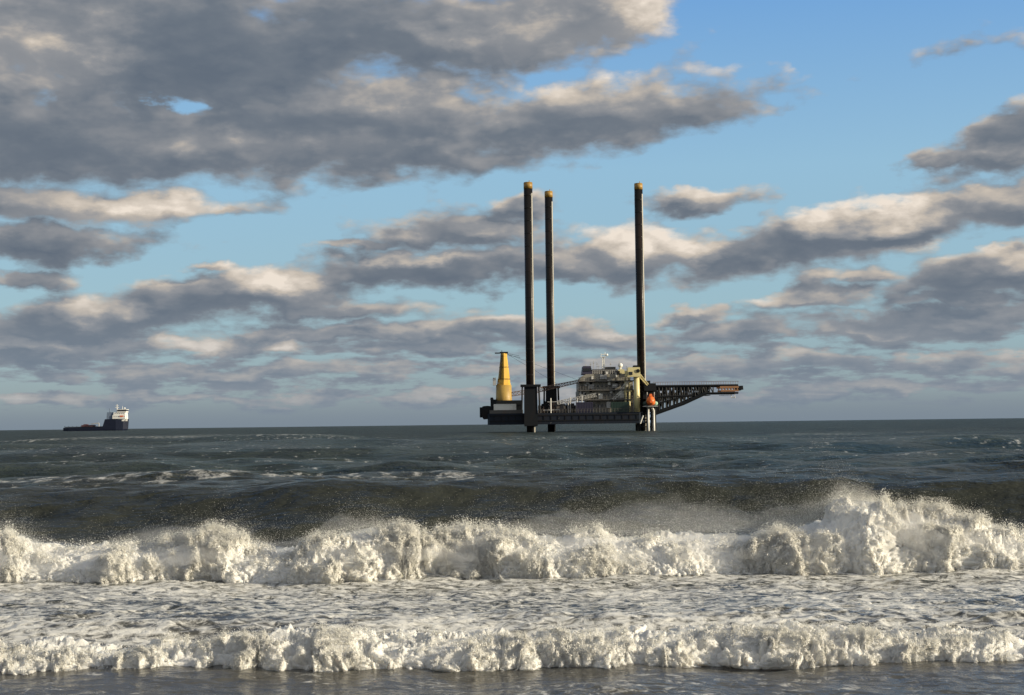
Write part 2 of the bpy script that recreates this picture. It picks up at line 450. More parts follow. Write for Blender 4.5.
g.t.links.new(wet.outputs[0], m2.inputs[1]); g.t.links.new(m1.outputs[0], m2.inputs[2])
finish(g, m2.outputs[0])

m_drop, g = material('spray_drops')
d1 = g.node('ShaderNodeBsdfDiffuse'); d1.inputs[0].default_value = (.92, .91, .87, 1)
tr = g.node('ShaderNodeBsdfTranslucent'); tr.inputs[0].default_value = (.92, .91, .87, 1)
m1 = g.node('ShaderNodeMixShader'); m1.inputs[0].default_value = .5
g.t.links.new(d1.outputs[0], m1.inputs[1]); g.t.links.new(tr.outputs[0], m1.inputs[2])
finish(g, m1.outputs[0])

_T = np.array([[1, 1, 1], [1, -1, -1], [-1, 1, -1], [-1, -1, 1]], np.float32) / 1.3
_TF = np.array([[0, 1, 2], [0, 3, 1], [0, 2, 3], [1, 3, 2]], np.int32)
def drops(name, pos, size, rng):
    n = len(pos)
    q = rng.normal(size=(n, 4)); q /= np.linalg.norm(q, axis=1)[:, None]
    w, x, y, z = q.T
    M = np.stack([np.stack([1 - 2 * (y * y + z * z), 2 * (x * y - z * w), 2 * (x * z + y * w)], -1),
                  np.stack([2 * (x * y + z * w), 1 - 2 * (x * x + z * z), 2 * (y * z - x * w)], -1),
                  np.stack([2 * (x * z - y * w), 2 * (y * z + x * w), 1 - 2 * (x * x + y * y)], -1)], 1)
    v = np.einsum('nij,kj->nki', M, _T) * (size * rng.uniform(.7, 1.3, n))[:, None, None]
    v *= rng.uniform(.6, 1.4, (n, 1, 3))
    v = (v + pos[:, None, :]).reshape(-1, 3)
    f = (_TF[None] + 4 * np.arange(n, dtype=np.int32)[:, None, None]).reshape(-1, 3)
    return mesh_obj(name, v, f, m_drop, smooth=True)

def breaker(name, Y0, hfun, x0, x1, dx, ds, sc, seed, amps):
    xs = np.arange(x0, x1, dx)
    # cross-section: depth behind the toe and share of the crest height
    kn = np.array([0, .09, .2, .36, .52, .66, .78, .88, 1.0])
    ky = np.array([0., .02, .16, .48, .86, 1.35, 2.1, 3.1, 4.4]) * sc
    kz = np.array([-.10, .22, .58, .88, 1.0, .97, .74, .42, -.25])
    t = np.concatenate([np.linspace(0, .56, int(2.0 * sc / ds)), np.linspace(.57, 1, int(1.0 * sc / ds))])
    py_, pz_ = np.interp(t, kn, ky), np.interp(t, kn, kz)
    for _ in range(6):                      # round the corners
        k = max(3, len(t) // 24); ker = np.ones(k) / k
        py_ = np.convolve(np.pad(py_, k, mode='edge'), ker, 'same')[k:-k]; pz_ = np.convolve(np.pad(pz_, k, mode='edge'), ker, 'same')[k:-k]
    Xs, Tt = np.meshgrid(xs, t, indexing='xy')
    h = hfun(xs)
    hN = h - amps[0] * .95
    wob = .7 * sc * pnoise(xs / (2.2 * sc), xs * 0 + seed) + .34 * sc * pnoise(xs / (.7 * sc), xs * 0 + seed + 9)
    fat = 1 + .22 * pnoise(xs / (1.9 * sc), xs * 0 + seed + 20)
    Yb = Y0 + py_[:, None] * fat[None] + wob[None] * np.linspace(1, .3, len(t))[:, None]
    Zb = pz_[:, None] * hN[None]
    dY, dZ = np.gradient(Yb, axis=0), np.gradient(Zb, axis=0)
    L = np.sqrt(dY ** 2 + dZ ** 2) + 1e-6
    ny, nz = -dZ / L, dY / L
    flip = np.where(nz + (-ny) < 0, -1, 1); ny *= flip; nz *= flip
    X32, Y32, Z32 = Xs.astype(np.float32), Yb.astype(np.float32), Zb.astype(np.float32)
    big = pnoise(X32 / (1.6 * sc), Y32 / (1.6 * sc) + seed, Z32 / (1.1 * sc))
    lively = np.clip(.85 + .8 * big, .45, 1.5)
    disp = np.zeros_like(X32); lat = np.zeros_like(X32)
    wx = .25 * pnoise(X32 / (.6 * sc), Y32 / (.6 * sc), Z32 / (.5 * sc) + 30)
    lam = 1.0
    for i, a in enumerate(amps):
        l = lam * sc * .55 ** i
        zz = Z32 / (l * (1.5 if i < 3 else 1.1))
        n = pnoise((X32 + wx) / l + 17 * i + seed, Y32 / l + 5 * i, zz - 9 * i)
        disp += a * (np.abs(n) * 2.2 - .35) * (lively if i else 1.0)
        if i < 4: lat += a * .9 * pnoise(X32 / l + 50, Y32 / l + i, zz + 70)
    edge = sm(Tt, 0, .06) * (1 - sm(Tt, .88, 1))
    disp *= .25 + .75 * edge
    hs = np.clip(h / h.mean(), .7, 1.5)[None]
    disp *= hs
    disp = np.where(disp > amps[0] * 1.5, amps[0] * 1.5 + .35 * (disp - amps[0] * 1.5), disp); lat = np.clip(lat, -amps[0] * .9, amps[0] * .9)
    disp = disp + np.random.default_rng(int(seed)).normal(0, .24 * dx, disp.shape) * edge
    Xo = X32 + lat * edge; Yo = Yb + disp * ny; Zo = Zb + disp * nz * .9 + .10 * sc * disp
    fo = .95 + .35 * (lively - .75) - .7 * sm(Tt, .66, .98) - .35 * (1 - sm(Tt, 0, .10))
    fo = fo + .5 * disp / amps[0] * .35
    co = np.stack([Xo, Yo, Zo], -1)
    o = mesh_obj(name, co.reshape(-1, 3), grid_quads(len(t), len(xs)), m_foam, attrs={'foam': np.clip(fo, 0, 1.4)})
    return o, co, np.stack([Xs * 0, ny, nz], -1), Tt, lively, disp

rngd = np.random.default_rng(3)
b1, co1, no1, t1, lv1, dp1 = breaker('breaking_wave', BY1, crest1, -13.5, 13.5, .016, .016, 1.0, 2.0, (.18, .12, .085, .07, .058, .042))
b2, co2, no2, t2, lv2, dp2 = breaker('rolling_foam', BY2, crest2, -9.5, 9.5, .0115, .012, .55, 7.0, (.10, .085, .07, .052, .04, .028))

def thrown(co, no, T, lv, dp, n, reach, size, rng, sc):
    w = (np.clip(dp / dp.std(), 0, 3) ** 1.2 * (1 - sm(T, .62, .8)) * sm(T, .02, .08) * lv).ravel()
    idx = rng.choice(len(w), n, p=w / w.sum())
    base = co.reshape(-1, 3)[idx]; nn = no.reshape(-1, 3)[idx]; tt = T.ravel()[idx]
    top = sm(tt, .25, .5)
    r = np.minimum(rng.exponential(1, n), 2.6) * reach
    d = nn * .75 + rng.normal(0, .55, (n, 3)) + np.stack([np.zeros(n), np.zeros(n), .35 + .9 * top], -1)
    d /= np.linalg.norm(d, axis=1)[:, None] + 1e-6
    pos = base + d * (r * (.6 + .8 * top))[:, None]
    s = size * np.exp(rng.normal(0, .55, n)) * np.exp(-r / (3.5 * reach))
    return pos, s
p1, s1_ = thrown(co1, no1, t1, lv1, dp1, 520000, .050, .0046, rngd, 1)
p2, s2_ = thrown(co2, no2, t2, lv2, dp2, 360000, .022, .0029, rngd, .55)
d1_ = drops('wave_spray', p1, s1_, rngd)
d2_ = drops('wave_spray', p2, s2_, rngd)
# spindrift torn off the crest by the wind and drifting up over its back
def drift(px, width, n, lift):
    n = int(n * 1.2)
    x = rngd.normal(at(px, 500, 27).x, width, n)
    r = rngd.exponential(1, n) * lift
    m = pnoise(x / .9, r * 0 + 4) * .6 + .8
    return np.stack([x - r * .25, 26.6 + rngd.uniform(-.2, .6, n) + r * .9, crest1(x) - .05 + r * m], -1)
pd = np.concatenate([drift(665, 1.5, 33000, .30), drift(560, 1.0, 6600, .2), drift(340, .9, 7700, .20), drift(160, .9, 5500, .20), drift(375, .5, 5500, .16),
                     drift(10, .35, 5500, .16), drift(222, .5, 7700, .15), drift(858, .55, 19800, .14), drift(800, .8, 13200, .22), drift(930, 1.0, 13200, .12)])
d3_ = drops('spindrift', pd, .0016 * np.exp(rngd.normal(0, .35, len(pd))), rngd)
tag(b1, 'large white breaking wave across the middle, thrown up highest at its right end', 'wave', kind='stuff')
tag(b2, 'low line of tumbling foam nearest the shore, in front of the large breaker', 'wave', kind='stuff')
tag(d1_, 'white drops flying off the face and crest of the large breaking wave', 'spray', kind='stuff')
tag(d2_, 'white drops flying off the low line of foam nearest the shore', 'spray', kind='stuff')
tag(d3_, 'thin veil of fine spray drifting above the large breaking wave', 'spray', kind='stuff')

# mist hanging round the breaking crest: closed bodies of pale even air
def mist(name, x0, x1, top, y0, y1, zlow, dens, seed, label):
    m, g = material(name)
    vol = g.node('ShaderNodeVolumePrincipled')
    vol.inputs['Color'].default_value = (.97, .965, .95, 1); vol.inputs['Density'].default_value = dens; vol.inputs['Anisotropy'].default_value = .25
    om = g.node('ShaderNodeOutputMaterial'); g.t.links.new(vol.outputs[0], om.inputs['Volume'])
    xs = np.arange(x0, x1 + .01, .035); n = 40
    a = np.linspace(0, 2 * math.pi, n, endpoint=False)
    X_, A_ = np.meshgrid(xs, a, indexing='ij')
    t_ = top(xs)[:, None]; fade = (sm(xs, x0, x0 + .8) * (1 - sm(xs, x1 - .8, x1)))[:, None]
    hz = np.maximum((t_ - zlow) / 2 * fade, .01); cz = zlow + hz; hy = (y1 - y0) / 2 * np.maximum(fade, .02)
    lump = 1 + .42 * pnoise(X_ / .7, np.cos(A_) * 1.3 + seed, np.sin(A_) * 1.3) + .30 * pnoise(X_ / .28, np.cos(A_) * 2.4 + seed, np.sin(A_) * 2.4) + .18 * pnoise(X_ / .13, np.cos(A_) * 5 + seed, np.sin(A_) * 5)
    lump = np.clip(lump, .25, 1.6)
    co = np.stack([X_, (y0 + y1) / 2 + hy * np.cos(A_) * lump, cz + hz * np.sin(A_) * lump], -1).reshape(-1, 3)
    i = np.arange(len(xs) * n).reshape(len(xs), n); j = np.roll(i, -1, 1)
    q = np.stack([i[:-1], j[:-1], j[1:], i[1:]], -1).reshape(-1, 4)
    k = len(co); co = np.concatenate([co, [[x0 - .01, (y0 + y1) / 2, zlow + .01], [x1 + .01, (y0 + y1) / 2, zlow + .01]]])
    cap = np.concatenate([np.stack([i[0], j[0], j[0], np.full(n, k)], -1)[:, [1, 0, 3]], np.stack([i[-1], j[-1], np.full(n, k + 1)], -1)])
    o = mesh_obj(name, co, q, m)
    bm = bmesh.new(); bm.from_mesh(o.data); bm.verts.ensure_lookup_table()
    for c in cap: bm.faces.new([bm.verts[v] for v in c])
    bmesh.ops.recalc_face_normals(bm, faces=bm.faces); bm.to_mesh(o.data); bm.free()
    tag(o, label, 'mist', kind='stuff'); return o
def lift(cs):
    def f(xs): return crest1(xs) - .10 + sum(h * np.exp(-((xs - at(px, 500, 27).x) / w) ** 2) for px, w, h in cs)
    return f
mist('crest_mist', -11.5, 11.5, lift([(860, .8, .10), (222, .5, .05), (10, .5, .08)]), 24.95, 27.4, .12, .75, 2.0, 'soft white mist wrapped round the crest and face of the large breaking wave')
mist('drifting_mist', -11.0, 11.0, lift([(665, 1.6, .62), (545, .9, .25), (340, .8, .30), (160, .9, .30), (858, .7, .2), (790, .6, .35)]), 26.6, 28.0, .3, .15, 9.0, 'thin mist drifting up over the back of the large breaking wave')
scene.cycles.volume_bounces = 3
# ------------------------------------------------------------------ mesh collector
class MB:
    def __init__(self): self.v = []; self.f = []
    def _add(self, vs, fs):
        b = len(self.v); self.v += [tuple(p) for p in vs]; self.f += [tuple(i + b for i in q) for q in fs]
    def box(self, x0, x1, y0, y1, z0, z1, tx=0.0, ty=0.0):      # tx, ty: how much the top draws in
        self._add([(x0, y0, z0), (x1, y0, z0), (x1, y1, z0), (x0, y1, z0), (x0 + tx, y0 + ty, z1), (x1 - tx, y0 + ty, z1), (x1 - tx, y1 - ty, z1), (x0 + tx, y1 - ty, z1)],
                  [(3, 2, 1, 0), (4, 5, 6, 7), (0, 1, 5, 4), (1, 2, 6, 5), (2, 3, 7, 6), (3, 0, 4, 7)])
    def tube(self, a, b, r, r2=None, n=6, caps=True):
        a, b = Vector(a), Vector(b); r2 = r if r2 is None else r2
        d = (b - a).normalized(); up = Vector((0, 0, 1)) if abs(d.z) < .95 else Vector((1, 0, 0))
        s = d.cross(up).normalized(); t = s.cross(d)
        vs = [c + (s * math.cos(q) + t * math.sin(q)) * rr for c, rr in ((a, r), (b, r2)) for q in [2 * math.pi * i / n for i in range(n)]]
        fs = [(i, (i + 1) % n, n + (i + 1) % n, n + i) for i in range(n)]
        if caps: fs += [tuple(range(n))[::-1], tuple(range(n, 2 * n))]
        self._add(vs, fs)
    def prism(self, prof, y0, y1):                              # outline in x, z pushed along y
        n = len(prof)
        vs = [(x, y0, z) for x, z in prof] + [(x, y1, z) for x, z in prof]
        self._add(vs, [(i, (i + 1) % n, n + (i + 1) % n, n + i) for i in range(n)] + [tuple(range(n))[::-1], tuple(range(n, 2 * n))])
    def loft(self, rings):                                      # closed rings of equal count
        n = len(rings[0]); fs = []
        for k in range(len(rings) - 1):
            fs += [(k * n + i, k * n + (i + 1) % n, (k + 1) * n + (i + 1) % n, (k + 1) * n + i) for i in range(n)]
        m = (len(rings) - 1) * n
        fs += [tuple(range(n))[::-1], tuple(range(m, m + n))]
        self._add([p for r in rings for p in r], fs)
    def dome(self, c, rx, ry, rz, n=10, m=6):
        rings = [[(c[0] + rx * math.sin(math.pi * j / m) * math.cos(2 * math.pi * i / n), c[1] + ry * math.sin(math.pi * j / m) * math.sin(2 * math.pi * i / n),
                   c[2] - rz * math.cos(math.pi * j / m)) for i in range(n)] for j in range(1, m)]
        self.loft(rings)
    def lattice(self, a, b, w0, w1, n, rc, rb):                 # four chords with bracing, along a -> b
        a, b = Vector(a), Vector(b); d = (b - a).normalized(); s = Vector((0, 1, 0)); t = s.cross(d).normalized()
        P = []
        for i in range(n + 1):
            q = i / n; w = (w0 + (w1 - w0) * q) / 2; c = a.lerp(b, q)
            P.append([c + s * w + t * w, c - s * w + t * w, c - s * w - t * w, c + s * w - t * w])
        for j in range(4): self.tube(P[0][j], P[-1][j], rc, n=5)
        for i in range(n):
            for j in range(4):
                k = (j + 1) % 4
                x, y = (P[i][j], P[i + 1][k]) if (i + j) % 2 else (P[i][k], P[i + 1][j])
                self.tube(x, y, rb, n=4); self.tube(P[i][j], P[i][k], rb, n=4)
    def build(self, name, mat, parent=None, smooth=False):
        me = bpy.data.meshes.new(name); me.from_pydata(self.v, [], self.f)
        bm = bmesh.new(); bm.from_mesh(me); bmesh.ops.recalc_face_normals(bm, faces=bm.faces); bm.to_mesh(me); bm.free()
        if smooth:
            me.polygons.foreach_set('use_smooth', [len(p.vertices) == 4 for p in me.polygons])
        me.materials.append(mat); me.update()
        o = bpy.data.objects.new(name, me); col.objects.link(o)
        if parent: o.parent = parent
        return o
def empty(name, loc, label, cat, group=None):
    o = bpy.data.objects.new(name, None); col.objects.link(o); o.location = loc
    o.empty_display_size = 1
    return tag(o, label, cat, group)

def paint(name, a, rough=.5, wear=(.10, .06, .04), amount=.35, metal=0.0, scale=.6, spec=.5):
    m, g = material(name)
    P = g.node('ShaderNodeTexCoord').outputs['Object']
    n1 = g.noise(g.v('MULTIPLY', P, (1, 1, .35)), scale, 6, .65)
    n2 = g.noise(P, scale * 5, 4, .6)
    c = g.mix(g.m('MULTIPLY', g.step(n1, .46, .72), amount), a, wear)
    c = g.mix(g.m('MULTIPLY', n2, .35), c, tuple(x * .62 for x in a))
    b = principled(g, Base_Color=c, Roughness=g.m('MULTIPLY_ADD', n2, .3, rough - .15), Metallic=metal, Specular_IOR_Level=spec)
    finish(g, b.outputs[0]); return m
K_leg = paint('black_leg_steel', (.010, .009, .009), .34, (.035, .017, .010), .5, scale=.25, spec=.22)
K_hull = paint('dark_navy_hull', (.010, .015, .026), .6, (.03, .02, .018), .3, spec=.2)
K_ship = paint('navy_ship_hull', (.010, .015, .034), .6, (.016, .018, .026), .3, spec=.2)
K_dark = paint('dark_steel', (.008, .010, .013), .6, (.03, .018, .012), .3, spec=.18)
K_grey = paint('grey_steel', (.085, .08, .075), .55, (.10, .06, .04), .5)
K_lgrey = paint('light_grey_paint', (.42, .42, .41), .5, (.2, .14, .1), .4)
K_cream = paint('cream_paint', (.27, .255, .215), .55, (.07, .05, .035), .6, spec=.3)
K_white = paint('white_paint', (.78, .77, .72), .45, (.4, .3, .2), .25)
K_gold = paint('dull_gold_paint', (.34, .20, .04), .5, (.1, .05, .02), .5)
K_yel = paint('yellow_paint', (.66, .39, .04), .42, (.16, .08, .03), .65, scale=.35)
K_yelw = paint('pale_yellow_paint', (.66, .58, .30), .45, (.3, .18, .08), .35)
K_drum = paint('drum_paint', (.40, .26, .06), .55, (.14, .07, .06), .7)
K_brown = paint('brown_steel', (.17, .11, .08), .6, (.06, .03, .02), .5)
K_rust = paint('rust_steel', (.30, .15, .07), .6, (.12, .05, .03), .5)
K_oran = paint('orange_paint', (.80, .17, .03), .4, (.4, .1, .04), .2)
K_green = paint('green_paint', (.012, .035, .026), .5, (.05, .05, .03), .3)
K_lgreen = paint('pale_green_paint', (.35, .6, .45), .5, (.2, .2, .15), .2)
K_purp = paint('slate_paint', (.03, .027, .055), .5, (.03, .03, .05), .3)
K_rack_highlight = paint('pale_highlight_rack_steel', (.62, .57, .48), .3, (.3, .16, .08), .25, metal=.3)  # pale colour stands in for the bright sun highlight down the legs
K_glass, g = material('dark_glass')
b = principled(g, Base_Color=(.01, .012, .016), Roughness=.08); finish(g, b.outputs[0])

# ------------------------------------------------------------------ the jack-up rig
RY = 487.0; RK = RY / F
o0 = at(590, 431, RY)
def rp(px, py):
    """x, z on the rig's middle plane for a place read off the photograph."""
    return ((px - 590 + (431 - py) * .0122) * RK, (431 - (px - 590) * .0122 - py) * RK)
rig = empty('jack_up_rig', (o0.x, RY, 0), 'dark jack-up rig standing out of the sea on three tall tubular legs', 'rig')
def X(px, py=410): return rp(px, py)[0]
def Z(py, px=590): return rp(px, py)[1]
ZD = Z(412.5); ZB = Z(423.6)                       # deck and bottom of the hull
YF, YB = -9.0, 24.0

h = MB()
out = [(X(488), YF + 2), (X(490), YF), (X(637), YF), (X(644), YF + 8), (X(644), YB - 8), (X(630), YB), (X(490), YB), (X(488), YB - 2)]
h.loft([[(x, y, ZB) for x, y in out], [(x, y, ZD) for x, y in out]])
hull = h.build('hull', K_hull, rig)
f_ = MB()
for z in (ZB + 1.0, ZD - .9): f_.box(X(490), X(637), YF - .16, YF - .003, z, z + .35)
for px in range(494, 637, 7): f_.box(X(px), X(px) + .25, YF - .12, YF - .003, ZB + 1.36, ZD - .91)
f_.build('hull_ribs', K_dark, hull)
# bulwark and stores along the near edge of the deck
bw = MB()
bw.box(X(490), X(523), YF + .3, YF + .5, ZD + .003, ZD + 1.1)
for px in range(538, 636, 3):
    bw.tube((X(px), YF + .3, ZD), (X(px), YF + .3, ZD + 1.15), .04, n=4)
for z in (.6, 1.15): bw.tube((X(538), YF + .3, ZD + z), (X(636), YF + .3, ZD + z), .04, n=4)
bw.build('railing', K_grey, rig)

legs = [(531.2, 181.5, -10.5, 1.40), (551.8, 190.5, 16.0, 1.34), (642.3, 182.5, 2.0, 1.36)]
leg0 = None
for i, (px, ptop, yl, r) in enumerate(legs):
    s = (RY + yl) / RY
    x = ((px - 590) * RK + o0.x) * s - o0.x
    zt = (Z(ptop, px) - CAM_H) * s + CAM_H
    L = MB(); L.tube((x, yl, -9), (x, yl, zt), r, n=28)
    lg = L.build('leg', K_leg, rig, smooth=True)
    c = MB(); c.tube((x, yl, zt + .01), (x, yl, zt + .2), r * 1.0, r * .95, n=24)
    c.tube((x, yl, zt - 1.9), (x, yl, zt - .02), r * 1.02, n=28)
    c.tube((x + .4, yl, zt + .2), (x + .4, yl, zt + .9), .12, n=6)
    c.build('leg_cap', K_gold, lg, smooth=True)
    rk = MB()  # rack strips, made pale to paint in each leg's highlight
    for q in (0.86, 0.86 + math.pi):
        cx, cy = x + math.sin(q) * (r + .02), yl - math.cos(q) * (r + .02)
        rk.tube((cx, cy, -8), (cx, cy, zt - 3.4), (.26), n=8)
    rk.build('rack_highlight_strip', K_rack_highlight, lg)
    rk = MB()
    for zz in np.arange(14, zt - 4, 4.1): rk.tube((x, yl, zz), (x, yl, zz + .16), r + .035, n=28)
    rk.tube((x + .5, yl + r * .2, 12), (x + .5, yl + r * .2, zt - 4), r * .6, n=12)
    rk.build('weld_rings', K_leg, lg)
    # jacking house round the leg
    j = MB(); zt2 = (Z((384.5, 386, 384)[i], px) - CAM_H) * s + CAM_H
    w = (2.5, 2.2, 2.2)[i]
    if i < 2:
        j.box(x - w - .7, x + w + .7, yl - w - .4, yl + w + .4, zt2 - .7, zt2)
        j.box(x - w * .86, x + w * .86, yl - w, yl + w, ZD - (4.0 if i == 0 else -.01), zt2 - .71, .1, .3)
        for a in (-1, 1):
            for b_ in (-1, 1):
                j.tube((x + a * w * 1.15, yl + b_ * w, ZD), (x + a * w * 1.05, yl + b_ * w * .9, zt2 - .5), .28, n=6)
        if i == 0: j.box(x - w * .8, x + w * .8, yl - w * .8, YF - .01, ZB - .6, ZD - 4.02)
    else:
        j.box(x - w, x + w, yl - w, yl + w, ZD + .01, ZD + 6.5, .2, .2)
        j.box(x - w - .5, x + w + .5, yl - w - .4, yl + w + .4, ZD + 6.51, ZD + 7.2)
    j.build('jack_house', K_dark, rig)

# guide frame and pale risers at the forward leg
gf = MB(); x3 = X(645)
for dx_, dy_ in ((-2.4, -6), (2.6, -6), (-2.4, 4), (2.6, 4), (.2, -6)):
    gf.tube((x3 + dx_, dy_, -4), (x3 + dx_, dy_, ZD + 1), .42, n=8)
for z in (1.2, 3.6, 5.4):
    gf.tube((x3 - 2.4, -6, z), (x3 + 2.6, -6, z), .22, n=6); gf.tube((x3 - 2.4, 4, z), (x3 + 2.6, 4, z), .22, n=6)
    gf.tube((x3 + 2.6, -6, z), (x3 + 2.6, 4, z), .22, n=6)
gf.tube((x3 - 2.4, -6, .6), (x3 + 2.6, -6, 5.4), .2, n=6)
gf.build('guide_frame', K_dark, rig)
for px, top in ((646.2, 407), (651.6, 411)):
    q = MB(); q.tube((X(px), -7.3, -4), (X(px), -7.3, Z(top)), .33, n=10); q.tube((X(px), -7.3, Z(top)), (X(px) - .9, -6.4, Z(top) + 1.4), .33, n=10)
    q.build('riser_pipe', K_white, rig, smooth=True)
q = MB(); q.tube((X(638), -7.6, Z(424)), (X(641), -7.6, Z(416)), .22, n=8); q.tube((X(638), -7.6, Z(424)), (X(636.5), -7.6, Z(418)), .22, n=8)
q.build('pale_brace', K_white, rig)

# ---- stern: winch, fairlead, stores
w = MB()
w.prism([(X(481.5), Z(407)), (X(483.5), Z(405)), (X(488), Z(404.6)), (X(491), Z(405)), (X(491), Z(416)), (X(488.5), Z(417.6)), (X(484), Z(418)), (X(482), Z(415))], -6, 6)
for yl in (-4, 0, 4): w.tube((X(481.2), yl, Z(416)), (X(481.2), yl, Z(406)), .35, n=8)
w.build('stern_fairlead', K_dark, rig)
w = MB(); w.box(X(491), X(497), -6, 4, ZD + .01, Z(398.5)); w.box(X(490.5), X(494), -5, 3, Z(398.5) + .01, Z(396.4), .2, .2)
w.box(X(497) + .01, X(522), -3, 6, Z(404), Z(399.4)); w.box(X(497) + .02, X(522), -2, 5, ZD, Z(404) - .01)
w.build('winch_house', K_dark, rig)
# ---- yellow crane on the stern
cr_ = MB(); cx, cz = X(504, 395), Z(400)
cr_.tube((cx, 1, ZD), (cx, 1, Z(383.8)), 2.75, 2.5, n=20)
crane = cr_.build('crane', K_drum, rig, smooth=True)
m_ = MB(); n = 8
m_.tube((cx, 1, Z(383.79)), (cx, 1, Z(382)), 2.2, 2.2, n=n)
m_.tube((cx, 1, Z(381.99)), (cx + .1, 1, Z(378)), 2.1, 2.0, n=n)
m_.tube((cx + .1, 1, Z(377.99)), (cx + .12, 1, Z(355)), 1.95, 1.05, n=n)
m_.tube((cx + .12, 1, Z(354.99)), (cx + .12, 1, Z(352)), 1.12, 1.0, n=n)
m_.build('crane_mast', K_yel, crane)
q = MB(); q.tube((cx + .1, 1, Z(378)), (cx + .1, 1, Z(377.6)), 2.1, n=12); q.build('mast_platform', K_dark, crane); q = MB(); q.tube((cx + .1, 1, Z(366)), (cx + .1, 1, Z(365.7)), 1.62, n=12); q.build('mast_platform', K_dark, crane)
q = MB(); q.lattice((cx - 1.2, -1.1, Z(377)), (cx - .6, -.35, Z(353)), .55, .45, 12, .07, .05); q.build('ladder', K_dark, crane)
t_ = MB(); t_.box(cx - 1.2, cx + 1.5, .1, 1.9, Z(351.9), Z(350.6)); t_.tube((cx - .5, 1, Z(350.6)), (cx - .5, 1, Z(349)), .12)
t_.box(cx - 2.8, cx - 1.1, .5, 1.5, Z(352.2), Z(351.2)); t_.build('sheave_head', K_dark, crane)
lat = MB(); lat.box(cx - 3.5, cx - 2.55, -.6, 2.2, Z(384), Z(376.5)); lat.build('operator_cab', K_lgrey, crane)
bo = MB(); bo.lattice((cx + 2.6, 1, Z(393)), (X(537), 2, Z(389.5)), 1.2, 1.4, 7, .1, .07)
bo.lattice((X(537), 2, Z(389.5)), (X(583), 6, Z(380)), 1.4, .8, 16, .12, .075)
bo.build('crane_boom', K_brown, crane)
ca = MB()
for dz, ex, ey in ((0, 520, 354.4), (.5, 521, 356)):
    ca.tube((cx + 1, 1, Z(352) - dz), (X(ex), 3 + dz, Z(ey)), .05, n=4)
for ex, ey in ((560, 384), (580, 379.6)): ca.tube((cx + 1, 1, Z(352.4)), (X(ex), 5, Z(ey)), .035, n=4)
ca.build('hoist_cable', K_dark, crane)

# ---- deck load between the legs
rnd = random.Random(4)
for k in range(64):
    dk = MB()
    px = rnd.uniform(538, 580); a = rnd.uniform(.8, 2.6); hgt = rnd.uniform(.8, 3.3) * (1 if px < 575 else .7)
    y = rnd.uniform(-6, 16)
    dk.box(X(px), X(px) + a, y, y + rnd.uniform(1, 3), ZD + .003 * k, ZD + hgt, rnd.choice((0, 0, .15)), 0)
    dk.tube((X(px) + a / 2, y + .5, ZD + hgt - .05), (X(px) + a / 2, y + .5, ZD + hgt + rnd.uniform(.3, 1.3)), .12, n=6)
    dk.build('deck_machinery', (K_grey, K_dark, K_brown)[k % 3], rig)
for k in range(16):
    pp = MB(); px = rnd.uniform(538, 600); y = rnd.uniform(-7.5, 3)
    pp.tube((X(px), y, ZD), (X(px), y, ZD + rnd.uniform(2, 5.5)), rnd.uniform(.07, .2), n=6); pp.build('vent_pipe', K_lgrey if k % 3 else K_white, rig)
for k in range(9):
    pp = MB(); px = rnd.uniform(538, 566); y = rnd.uniform(-7.5, 3); z = ZD + rnd.uniform(.8, 3.6)
    pp.tube((X(px), y, z), (X(px + rnd.uniform(10, 28)), y, z + rnd.uniform(-.2, .7)), rnd.uniform(.08, .17), n=6); pp.build('pipe', K_lgrey, rig)
gw = MB(); gw.lattice((X(557), -5, Z(402.5)), (X(596), -5, Z(395)), 1.1, 1.0, 14, .1, .06); gw.build('gangway', K_lgrey, rig)

# ---- accommodation block
ac = MB()
x0, x1 = X(577.5, 395), X(633, 395)
ac.box(x0 + 3, x1, -3, 18, ZD + .01, Z(400))
ac.box(x0 + .2, x1, -4, 18, Z(400) + .01, Z(390.5))
ac.box(x0 + .4, x1 - .2, -3.2, 17, Z(390.5) + .01, Z(381.5))
ac.prism([(X(579, 380), Z(381.4)), (X(630, 380), Z(381.4)), (X(629, 373), Z(374.2)), (X(586, 373), Z(374.2)), (X(581, 376), Z(376.6))], -2.4, 15)
block = ac.build('deckhouse', K_cream, rig)
ed = MB()
for py, a, b_ in ((400, 577, 634), (390.5, 577.3, 634), (381.5, 577.5, 633)):
    ed.box(X(a, py), X(b_, py), -5.6, -3.15, Z(py) - .16, Z(py) + .14)
    for px in np.arange(a, b_, 2.6):
        ed.tube((X(px, py), -5.5, Z(py) + .14), (X(px, py), -5.5, Z(py) + 1.2), .04, n=4)
    for z in (.65, 1.2): ed.tube((X(a, py), -5.5, Z(py) + z), (X(b_, py), -5.5, Z(py) + z), .045, n=4)
ed.build('walkway', K_grey, block)
for k, (py, n_, a, b_) in enumerate(((405.5, 11, 590, 630), (395.2, 14, 581, 631), (386, 13, 582, 630))):
    for i in range(n_):
        px = a + (b_ - a) * i / (n_ - 1); yw = (-3, -4, -3.2)[k]
        q = MB(); q.box(X(px) - .3, X(px) + .3, yw - .05, yw + .1, Z(py) - .45, Z(py) + .45); q.build('window', K_glass, block)
for k in range(40):
    q = MB(); px = rnd.uniform(579, 631); lev = rnd.choice(((411, 401.5, -3), (399, 391.5, -4), (389.5, 382.5, -3.2), (380, 374, -2.4)))
    z0 = Z(rnd.uniform(lev[1], lev[0])); a = rnd.uniform(.15, 1.1); hh_ = rnd.uniform(.3, 1.7)
    q.box(X(px), X(px) + a, lev[2] - rnd.uniform(.3, 1.1), lev[2] + .25, z0, z0 + hh_, 0, 0); q.build('wall_fitting', (K_white, K_dark, K_lgrey, K_dark)[k % 4], block)
